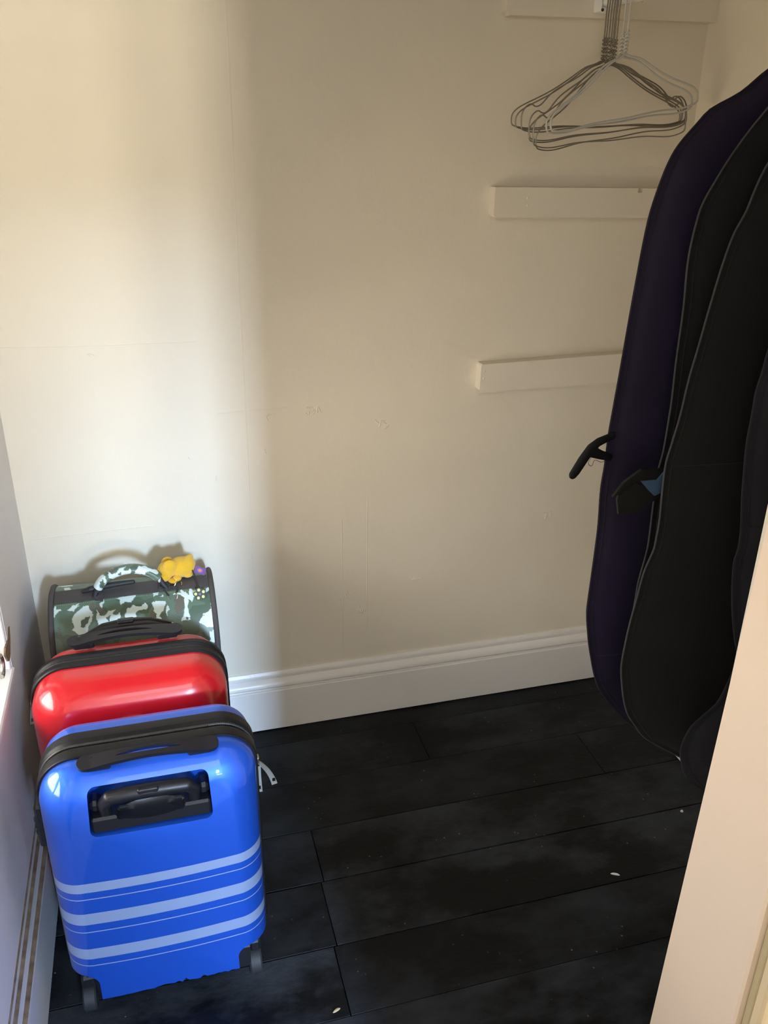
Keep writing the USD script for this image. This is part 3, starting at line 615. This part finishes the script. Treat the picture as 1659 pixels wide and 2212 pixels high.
obj('zip_pull', pull(.1135, 1.243, .452, 1, 48, .062), 'steel', blue, smooth=20, label='curved silver zip pull sticking out to the right')
obj('zip_pull', pull(.1145, 1.240, .444, 1, -4, .056), 'steel', blue, smooth=20)
obj('zip_slider', tri(man(cbox(.106, .1165, 1.240, 1.255, .448, .462, .002)) + man(tube([(.1135+.0045*math.cos(a), 1.242, .446+.0045*math.sin(a)) for a in np.linspace(0, 6.28, 17)[:-1]], .0009, 6, closed=True))), 'steel', blue)

# ---- red case behind it
RX, RZ, RWd, RH, RR = -.101, .308, .362, .510, .066
yF, yB0, yB1, yK = 1.372, 1.462, 1.508, 1.572
red = thing('suitcase', 'glossy red hard-shell suitcase standing behind the blue one', 'suitcase', loc=(RX, 1.47, 0))
rs = man(shell(RX, RZ, RWd, RH, RR, yB0, yF, .062, dome_=.003))
obj('front_shell', rs, 'red_shell', red, smooth=35)
obj('back_shell', man(shell(RX, RZ, RWd-.012, RH-.012, RR, yB1, yK, .042)) - man(ext_xz(Polygon([(-.20, .60), (-.175, .548), (-.027, .548), (.0, .60)]), yK-.04, yK+.05)), 'red_back_shell', red, smooth=28)
prof = [(yB0+.0005, -.03), (yB0+.0005, .003), (yB0+.003, .0052), (yB0+.015, .0055), (yB0+.018, .003), (yB0+.0205, -.001), (yB0+.0265, -.001), (yB0+.029, .003), (yB0+.032, .0055), (yB1-.003, .0052), (yB1-.0005, .003), (yB1-.0005, -.03)]
obj('zip_band', rim(RX, RZ, RWd, RH, RR, prof), 'black_band', red, smooth=30)
obj('zip', zipper(RX, RZ, RWd, RH, RR, yB0+.0235, .0003), 'zip_grey', red, smooth=True)
obj('badge', cbox(-.117, -.083, yF-.0065, yF-.0025, .482, .4985, .0015), 'badge', red, label='small silver-white badge on the face')
carry(red, -.105, 1.533, .574, .222, .034, .009, 6, slot=True)
tg = caps([(-.190, 1.578, .560, .0075), (-.180, 1.580, .577, .0085), (-.150, 1.584, .589, .010), (-.105, 1.586, .593, .011), (-.060, 1.584, .591, .010), (-.022, 1.580, .580, .0085), (-.012, 1.578, .560, .0075)])
obj('trolley_grip', tg.translate((0, .006, -.022)), 'black_plastic', red, smooth=50)
obj('release_button', tri(m3.Manifold.batch_hull([m3.Manifold.sphere(.004, 16).translate((-.105+sx*.013, 1.588+sy*.004, .579)) for sx in (-1, 1) for sy in (-1, 1)])), 'black_plastic', red)
for x in (-.252, .052):
    for y in (1.405, 1.545):
        wheel(red, x, y); obj('wheel_housing', cbox(x-.016, x+.016, y-.018, y+.018, .040, .085, .006), 'black_plastic', red)
obj('zip_pull', pull(-.2885, 1.487, .478, -1, 12, .045), 'steel', red, smooth=20)
obj('zip_slider', cbox(-.2925, -.284, 1.480, 1.495, .474, .486, .002), 'steel', red)

# ------------------------------------------------------------------ floral carrier bag
PX0, PX1, PYC, PZC, PR = -.262, .078, 1.77, .445, .12
PALE = [[(-.258,.05),(-.253,.046),(-.25,.055),(-.241,.059),(-.251,.063),(-.254,.073),(-.259,.073)],[(-.23,.061),(-.216,.049),(-.203,.044),(-.208,.052),(-.203,.052),(-.213,.059),(-.216,.066)],[(-.221,.088),(-.216,.075),(-.206,.065),(-.196,.054),(-.188,.053),(-.184,.065),(-.177,.076),(-.181,.091),(-.187,.101),(-.191,.114),(-.196,.121),(-.207,.122),(-.216,.111),(-.222,.107),(-.216,.1)],[(-.171,.084),(-.168,.07),(-.161,.083),(-.155,.086),(-.145,.073),(-.13,.072),(-.138,.081),(-.131,.087),(-.123,.081),(-.121,.094),(-.127,.101),(-.13,.114),(-.143,.116),(-.15,.106),(-.158,.113),(-.165,.111),(-.17,.098)],[(-.129,.044),(-.087,.04),(-.089,.05),(-.098,.059),(-.108,.054),(-.119,.063),(-.121,.05)],[(-.113,.092),(-.106,.073),(-.091,.067),(-.081,.073),(-.067,.065),(-.061,.073),(-.066,.081),(-.076,.08),(-.087,.084),(-.09,.095),(-.098,.097),(-.094,.111),(-.107,.112),(-.113,.103)],[(-.098,.095),(-.07,.1),(-.049,.102),(-.05,.104),(-.068,.105),(-.063,.112),(-.071,.108),(-.079,.113),(-.077,.105),(-.093,.099)],[(-.053,.067),(-.046,.064),(-.023,.066),(-.026,.078),(-.033,.091),(-.039,.102),(-.035,.11),(-.014,.116),(-.012,.119),(-.051,.116),(-.045,.098),(-.051,.086)],[(-.051,.038),(-.038,.037),(-.039,.049),(-.049,.051)],[(-.034,.055),(-.029,.049),(-.026,.056)],[(.012,.034),(.016,.046),(.024,.048),(.024,.06),(.029,.051),(.033,.033),(.036,.049),(.048,.047),(.038,.059),(.038,.069),(.031,.077),(.027,.07),(.022,.084),(.024,.102),(.026,.118),(.006,.116),(.014,.095),(.017,.066),(.01,.055),(-.006,.053),(-.006,.049),(.009,.05)],[(.052,.108),(.065,.106),(.073,.091),(.072,.082),(.077,.08),(.075,.13),(.064,.129),(.06,.115)],[(.063,.053),(.072,.043),(.075,.048),(.068,.057)],[(.043,.123),(.053,.111),(.065,.115),(.078,.128),(.078,.139),(.06,.139)],[(.062,.148),(.073,.146),(.075,.175),(.065,.171)],[(-.165,.053),(-.157,.046),(-.153,.042),(-.152,.05),(-.16,.065)],[(-.02,.074),(-.019,.088),(-.025,.101),(-.025,.09)]]
DARK = [[(-.201,.091),(-.191,.081),(-.184,.081),(-.187,.093),(-.196,.104),(-.203,.102)],[(.016,.109),(.022,.111),(.02,.117),(.015,.116)],[(-.151,.09),(-.141,.085),(-.144,.099)]]
BROWN = [[(-.17,.051),(-.157,.053),(-.154,.072),(-.161,.085),(-.168,.076)],[(-.005,.059),(.015,.059),(.015,.078),(.009,.1),(-.006,.098)],[(-.183,.049),(-.173,.047),(-.176,.069),(-.185,.068)],[(-.058,.085),(-.05,.083),(-.054,.1),(-.061,.096)],[(-.25,.098),(-.244,.096),(-.243,.112),(-.252,.114)]]
C_G, C_D, C_P, C_B = np.array([.125, .195, .140]), np.array([.090, .140, .100]), np.array([.70, .84, .82]), np.array([.20, .19, .155])
def floral(x, s):
    """printed colour at x along the bag and s down from its ridge"""
    x, s = np.asarray(x, float), np.asarray(s, float); col = np.empty(x.shape+(3,)); col[:] = C_G
    n = meshkit.fbm(np.stack([x*30, s*30, 0*x], -1), 3, 3); col[n > .60] = C_D
    j = (meshkit.fbm(np.stack([x*160, s*160, 0*x+3], -1), 2, 8)-.5)*.006; k = (meshkit.fbm(np.stack([x*160, s*160, 0*x+7], -1), 2, 9)-.5)*.006
    for sh_, rep in (((0, 0), 0), ((.07, .145), 1), ((-.11, .235), 2), ((.09, .33), 3), ((-.05, .42), 4), ((.04, -.17), 5), ((-.09, -.29), 6), ((.08, -.40), 7)):
        xx, ss = x+j-sh_[0], s+k-sh_[1]
        if rep:
            xx = (xx-PX0) % (PX1-PX0) + PX0
            ok = (ss > .03) & (ss < .17)
            if rep == 1: ok &= (s > .165)
        else: ok = (ss > .0) & (ss < .18)
        if not ok.any(): continue
        for L, c in ((BROWN, C_B), (PALE, C_P), (DARK, C_D)):
            for P in L:
                p = Polygon(P).buffer(0); b = p.bounds; q = ok & (xx > b[0]) & (xx < b[2]) & (ss > b[1]) & (ss < b[3])
                if q.any():
                    i = np.nonzero(q.ravel())[0]; hit = contains_xy(p, xx.ravel()[i], ss.ravel()[i]); cc = col.reshape(-1, 3)
                    if c is C_B:
                        dots = ((np.floor(x.ravel()[i]/.0024)+np.floor(s.ravel()[i]/.0024)) % 2) == 0
                        cc[i[hit]] = np.where(dots[hit][:, None], C_B, C_B*.5)
                    else: cc[i[hit]] = c
    return col
def bag_point(s):
    """(y,z, normal) of the cross-section at arc length s (front positive)"""
    a = s/PR; lim = math.pi/2
    y = np.where(np.abs(a) < lim, PYC-PR*np.sin(a), PYC-PR*np.sign(a)); z = np.where(np.abs(a) < lim, PZC+PR*np.cos(a), PZC-(np.abs(s)-PR*lim)); return y, z
SM = PR*math.pi/2+PZC-.012
bag = thing('carrier_bag', 'green and white floral carrier bag with charcoal trim, behind the red suitcase', 'bag', loc=((PX0+PX1)/2, PYC, 0))
xs = np.linspace(PX0, PX1, 290); ss = np.unique(np.r_[np.linspace(-SM, -.06, 150), np.linspace(-.06, .22, 250), np.linspace(.22, SM, 120)])
X, S = np.meshgrid(xs, ss); yy, zz = bag_point(S)
def pgrid(name, X, Y, Z, col, parent, mat_='floral_vinyl', flip=False, label=None):
    nz, nu = X.shape; idx = np.arange(nz*nu).reshape(nz, nu); a, b, c_, d = idx[:-1, :-1].ravel(), idx[:-1, 1:].ravel(), idx[1:, 1:].ravel(), idx[1:, :-1].ravel()
    f = np.concatenate([np.stack([a, d, c_], 1), np.stack([a, c_, b], 1)]); f = f[:, ::-1] if flip else f
    o = obj(name, T(np.stack([X, Y, Z], -1).reshape(-1, 3), f), mat_, parent, smooth=True, label=label)
    UsdGeom.PrimvarsAPI(o).CreatePrimvar('print', Sdf.ValueTypeNames.Color3fArray, 'vertex').Set([Gf.Vec3f(*map(float, c)) for c in col.reshape(-1, 3)])
    return o
pgrid('body', X, yy, zz, floral(X, S), bag, label='green vinyl body printed with white flowers')
sec = [(float(a), float(b)) for a, b in zip(*bag_point(np.linspace(-SM+.002, SM-.002, 80)))]
endp = Polygon(sec).buffer(-.0015)
for x0, x1 in ((PX0-.004, PX0+.004), (PX1-.004, PX1+.004)): obj('end_panel', ext_yz(endp, x0, x1), 'charcoal_trim', bag)
for x in (PX0-.001, PX1+.001):
    y_, z_ = bag_point(np.linspace(-SM, SM, 120)); obj('edge_piping', tube(np.stack([np.full(120, x), y_, z_], 1), .0062, 8), 'charcoal_trim', bag, smooth=60)
# charcoal strip over the top
s2 = np.linspace(-.002, .041, 12); y_, z_ = bag_point(s2); yi, zi = y_.copy(), z_.copy(); nrm = np.stack([y_-PYC, z_-PZC], 1)/PR
st = Polygon([(float(a+n[0]*.0022), float(b+n[1]*.0022)) for a, b, n in zip(y_, z_, nrm)] + [(float(a-n[0]*.001), float(b-n[1]*.001)) for a, b, n in zip(y_[::-1], z_[::-1], nrm[::-1])])
obj('top_strip', ext_yz(st, PX0+.006, PX1-.006), 'charcoal_trim', bag, smooth=40)
for sgn, z0 in ((.046, 0),):
    q = np.linspace(PX0+.01, PX1-.01, 240); y1_, z1_ = bag_point(np.full(240, sgn)); obj('stitching', cat(*[tube(np.stack([q[i:i+2], y1_[i:i+2]-.0008, z1_[i:i+2]+.0008], 1), .0005, 4) for i in range(0, 240, 3)]), 'paw_lime', bag, kind='stuff')
# padded grip wrapped in the same vinyl, on charcoal straps
def grip_grid(P, r, sqy=.8, n=40):
    P = np.asarray(P); k = len(P); t = np.gradient(P, axis=0); t /= np.linalg.norm(t, axis=1, keepdims=True); th = np.linspace(0, 2*math.pi, n)
    G = []
    for i in range(k):
        u = np.array([0, 1.0, 0]); u -= t[i]*(u@t[i]); u /= np.linalg.norm(u); w = np.cross(t[i], u)
        G.append(P[i]+r[i]*(np.cos(th)[:, None]*u*1.15+np.sin(th)[:, None]*w*sqy))
    return np.array(G)
gp = smoothpath([(-.164, 1.742, .580), (-.154, 1.743, .594), (-.128, 1.745, .610), (-.095, 1.746, .616), (-.062, 1.746, .609), (-.040, 1.745, .595), (-.033, 1.744, .587)], 130)
rr = .0128*np.clip(np.minimum(np.linspace(0, 1, 130), 1-np.linspace(0, 1, 130))*30+.75, 0, 1)
Gg = grip_grid(gp, rr)
U, Vv = np.meshgrid(np.linspace(0, 1, 40), np.linspace(0, 1, 130)); colr = floral(PX0+.05+Vv*.16, .045+U*.09)
pgrid('grip', Gg[..., 0], Gg[..., 1], Gg[..., 2], colr, bag, flip=True, label='padded grip wrapped in floral vinyl')
for e, d in ((gp[0], -1), (gp[-1], 1)): obj('grip_end', tri(m3.Manifold.sphere(.0125, 24).scale((.35, 1.1, .8)).translate(tuple(map(float, e)))), 'chip_white' if d > 0 else 'charcoal_trim', bag)
def ribbon(P, w, t, name, m_='charcoal_trim', parent=bag):
    P = np.asarray(P, float); c = caps([(*p, w) for p in P]); return obj(name, c, m_, parent, smooth=50)
def strap_poly(pts):
    L = []
    for x, s, w, h in pts:
        y_, z_ = bag_point(np.array([s-w, s+w])); n = np.array([0, 0, h])
        for k in range(2):
            nn = np.array([0, (y_[k]-PYC)/PR, (z_[k]-PZC)/PR]); L += [np.array([x, y_[k], z_[k]])+nn*h, np.array([x, y_[k], z_[k]])-nn*.001]
    return L
for A in ([(-.180, .030, .004, .004), (-.170, .030, .014, .006), (-.155, .034, .015, .008)], [(-.036, .026, .013, .008), (-.018, .026, .014, .006), (-.006, .026, .004, .003)]):
    m_ = m3.Manifold()
    for a, b in zip(A[:-1], A[1:]): m_ = m_ + m3.Manifold.hull_points(np.array(strap_poly([a, b])))
    obj('strap_tab', m_, 'charcoal_trim', bag)
obj('strap_link', caps([(-.164, 1.742, .582, .006), (-.168, 1.740, .572, .006), (-.172, 1.736, .562, .006)]), 'black_rubber', bag, smooth=50)
obj('strap_link', caps([(-.033, 1.744, .587, .006), (-.026, 1.740, .573, .006), (-.018, 1.736, .563, .005)]), 'black_rubber', bag, smooth=50)
# second handle lying down at the back
obj('back_handle', caps([(-.196, 1.752, .570, .004), (-.180, 1.750, .575, .007), (-.155, 1.752, .577, .007), (-.120, 1.757, .577, .006), (-.09, 1.760, .576, .005)]), 'black_rubber', bag, smooth=50)

# ------------------------------------------------------------------ yellow plush dog and paw charm clipped to the bag
PB = np.array([.012, 1.772, .592])
dog = thing('plush_keychain', 'small yellow plush dog keychain lying on top of the floral bag', 'soft toy', loc=PB)
def ell(c, r, rot=(0, 0, 0)): return m3.Manifold.sphere(1, 40).scale(tuple(r)).rotate(tuple(map(float, rot))).translate(tuple(map(float, c)))
def soft(m, it=8, l=.004):
    t = tri(m.refine_to_length(l)); t.merge_vertices(); t = T(t.vertices, t.faces); trimesh.smoothing.filter_taubin(t, iterations=it); return t
bodym = ell((.018, 1.772, .594), (.030, .024, .024)) + ell((.034, 1.772, .597), (.016, .020, .022)) + ell((.030, 1.760, .580), (.012, .010, .008)) + ell((-.002, 1.775, .588), (.018, .018, .018)) + ell((-.014, 1.765, .594), (.021, .019, .020)) + ell((-.020, 1.754, .583), (.013, .013, .011)) + ell((.006, 1.752, .577), (.010, .010, .007)) + ell((.038, 1.775, .614), (.008, .008, .007))
obj('body', soft(bodym, 12), 'yellow_plush', dog, smooth=True)
obj('ear', soft(ell((-.008, 1.754, .606), (.0155, .008, .0165), (0, 12, 0)), 4), 'yellow_plush', dog, smooth=True)
obj('ear', soft(ell((-.012, 1.778, .607), (.013, .008, .012), (0, -10, 0)), 4), 'yellow_plush', dog, smooth=True)
obj('paw', soft(ell((-.004, 1.748, .574), (.011, .010, .006), (0, 14, 0)), 4), 'yellow_shade', dog, smooth=True)
obj('key_ring', tri(man(tube([(.006+.009*math.cos(a), 1.744+.002*math.sin(2*a), .567+.008*math.sin(a)) for a in np.linspace(0, 6.28, 25)[:-1]], .0013, 8, closed=True))), 'gold_metal', dog)
obj('clasp', caps([(.004, 1.745, .578, .0022), (.001, 1.742, .568, .0028), (-.006, 1.735, .556, .0026)]), 'steel', dog, smooth=50)
obj('cord', tube(smoothpath([(-.030, 1.730, .571), (-.022, 1.722, .562), (-.010, 1.719, .549), (.000, 1.722, .553), (.003, 1.730, .563), (-.010, 1.735, .566)], 40), .0022, 6), 'black_rubber', dog)
obj('chain', tube(smoothpath([(-.020, 1.712, .556), (-.012, 1.708, .546), (-.004, 1.7075, .543), (.002, 1.711, .551), (.002, 1.716, .560)], 30), .0011, 6), 'steel', dog)
def plate(c, e1, e2, poly, t):
    e1, e2 = np.array(e1, float), np.array(e2, float); e1 /= np.linalg.norm(e1); e2 -= e1*(e1@e2); e2 /= np.linalg.norm(e2); n = np.cross(e1, e2)
    p = trimesh.creation.extrude_polygon(poly if isinstance(poly, Polygon) else Polygon(poly), t, engine='earcut'); v = p.vertices
    q = T(np.array(c)+v[:, :1]*e1+v[:, 1:2]*e2+v[:, 2:]*n, p.faces)
    return q
tgx, e1, e2 = (.058, 1.754, .588), (.9, -.10, -.40), (.30, .55, .75)
from shapely import affinity
tg_ = obj('fabric_tag', plate(tgx, e1, e2, sbox(-.013, -.008, .012, .008), .0012), 'purple_tag', dog, label='purple fabric tag with an orange spot')
def off(k): n = np.cross(np.array(e1)/np.linalg.norm(e1), np.array(e2)); return tuple(np.array(tgx)+n/np.linalg.norm(n)*k)
obj('ring_print', plate(off(.0011), e1, e2, affinity.scale(Point(-.001, 0).buffer(.0075), 1, .75), .0006), 'paw_grey', tg_)
obj('ring_print', plate(off(.0014), e1, e2, affinity.scale(Point(-.001, 0).buffer(.006), 1, .75), .0006), 'violet_ring', tg_)
obj('ring_print', plate(off(.0017), e1, e2, affinity.scale(Point(-.0012, 0).buffer(.0032), 1, .9), .0006), 'orange_dot', tg_)
PC = np.array([.0515, 1.709, .553])
paw = thing('paw_charm', 'black paw-print charm with lime pads hanging over the bag edge', 'charm', loc=PC)
pe1, pe2 = (1, 0, .05), (0, .45, .89)
rosette = Point(0, 0).buffer(.008)
for k in range(5): a = math.radians(90+72*k+8); rosette = rosette.union(Point(.0088*math.cos(a), .0088*math.sin(a)).buffer(.0058))
obj('backing', plate(PC, pe1, pe2, rosette, .003), 'paw_black', paw)
pn = np.cross(np.array(pe1)/np.linalg.norm(pe1), np.array(pe2)/np.linalg.norm(pe2))
for k in range(5):
    a = math.radians(90+72*k+8); obj('pad', plate(PC+pn*.0026, pe1, pe2, affinity.translate(affinity.scale(Point(0, 0).buffer(.0034), .95, 1.0), .0092*math.cos(a), .0092*math.sin(a)), .0014), 'paw_lime', paw)
obj('centre_pad', plate(PC+pn*.0026, pe1, pe2, Point(0, 0).buffer(.0028), .0012), 'paw_grey', paw)
obj('cord', tube(smoothpath([(.0505, 1.716, .566), (.047, 1.728, .578), (.0435, 1.742, .588), (.041, 1.752, .592)], 20), .0016, 6), 'black_rubber', paw)

# ------------------------------------------------------------------ crumbs on the boards
for (x, y, w, h, a, m_, lab) in ((1.1335, 1.3436, .004, .004, 0, 'chip_white', 'tiny round white paint chip on the board beside the garment covers'), (.8795, 1.2115, .011, .0022, -.5, 'chip_white', 'pale thin splinter lying on the bare black boards'), (.2131, 1.0562, .009, .0025, .35, 'chip_tan', 'tan wood chip on the floor near the bottom of the picture')):
    pts = [(x+w*math.cos(t)*math.cos(a)-h*math.sin(t)*math.sin(a), y+w*math.cos(t)*math.sin(a)+h*math.sin(t)*math.cos(a)) for t in np.linspace(0, 6.28, 11)[:-1]]
    tag(obj('floor_chip', m3.Manifold.hull_points(np.array([(px_, py_, -.0015) for px_, py_ in pts]+[(x+(px_-x)*.6, y+(py_-y)*.6, .0022) for px_, py_ in pts])), m_), lab, 'chip')
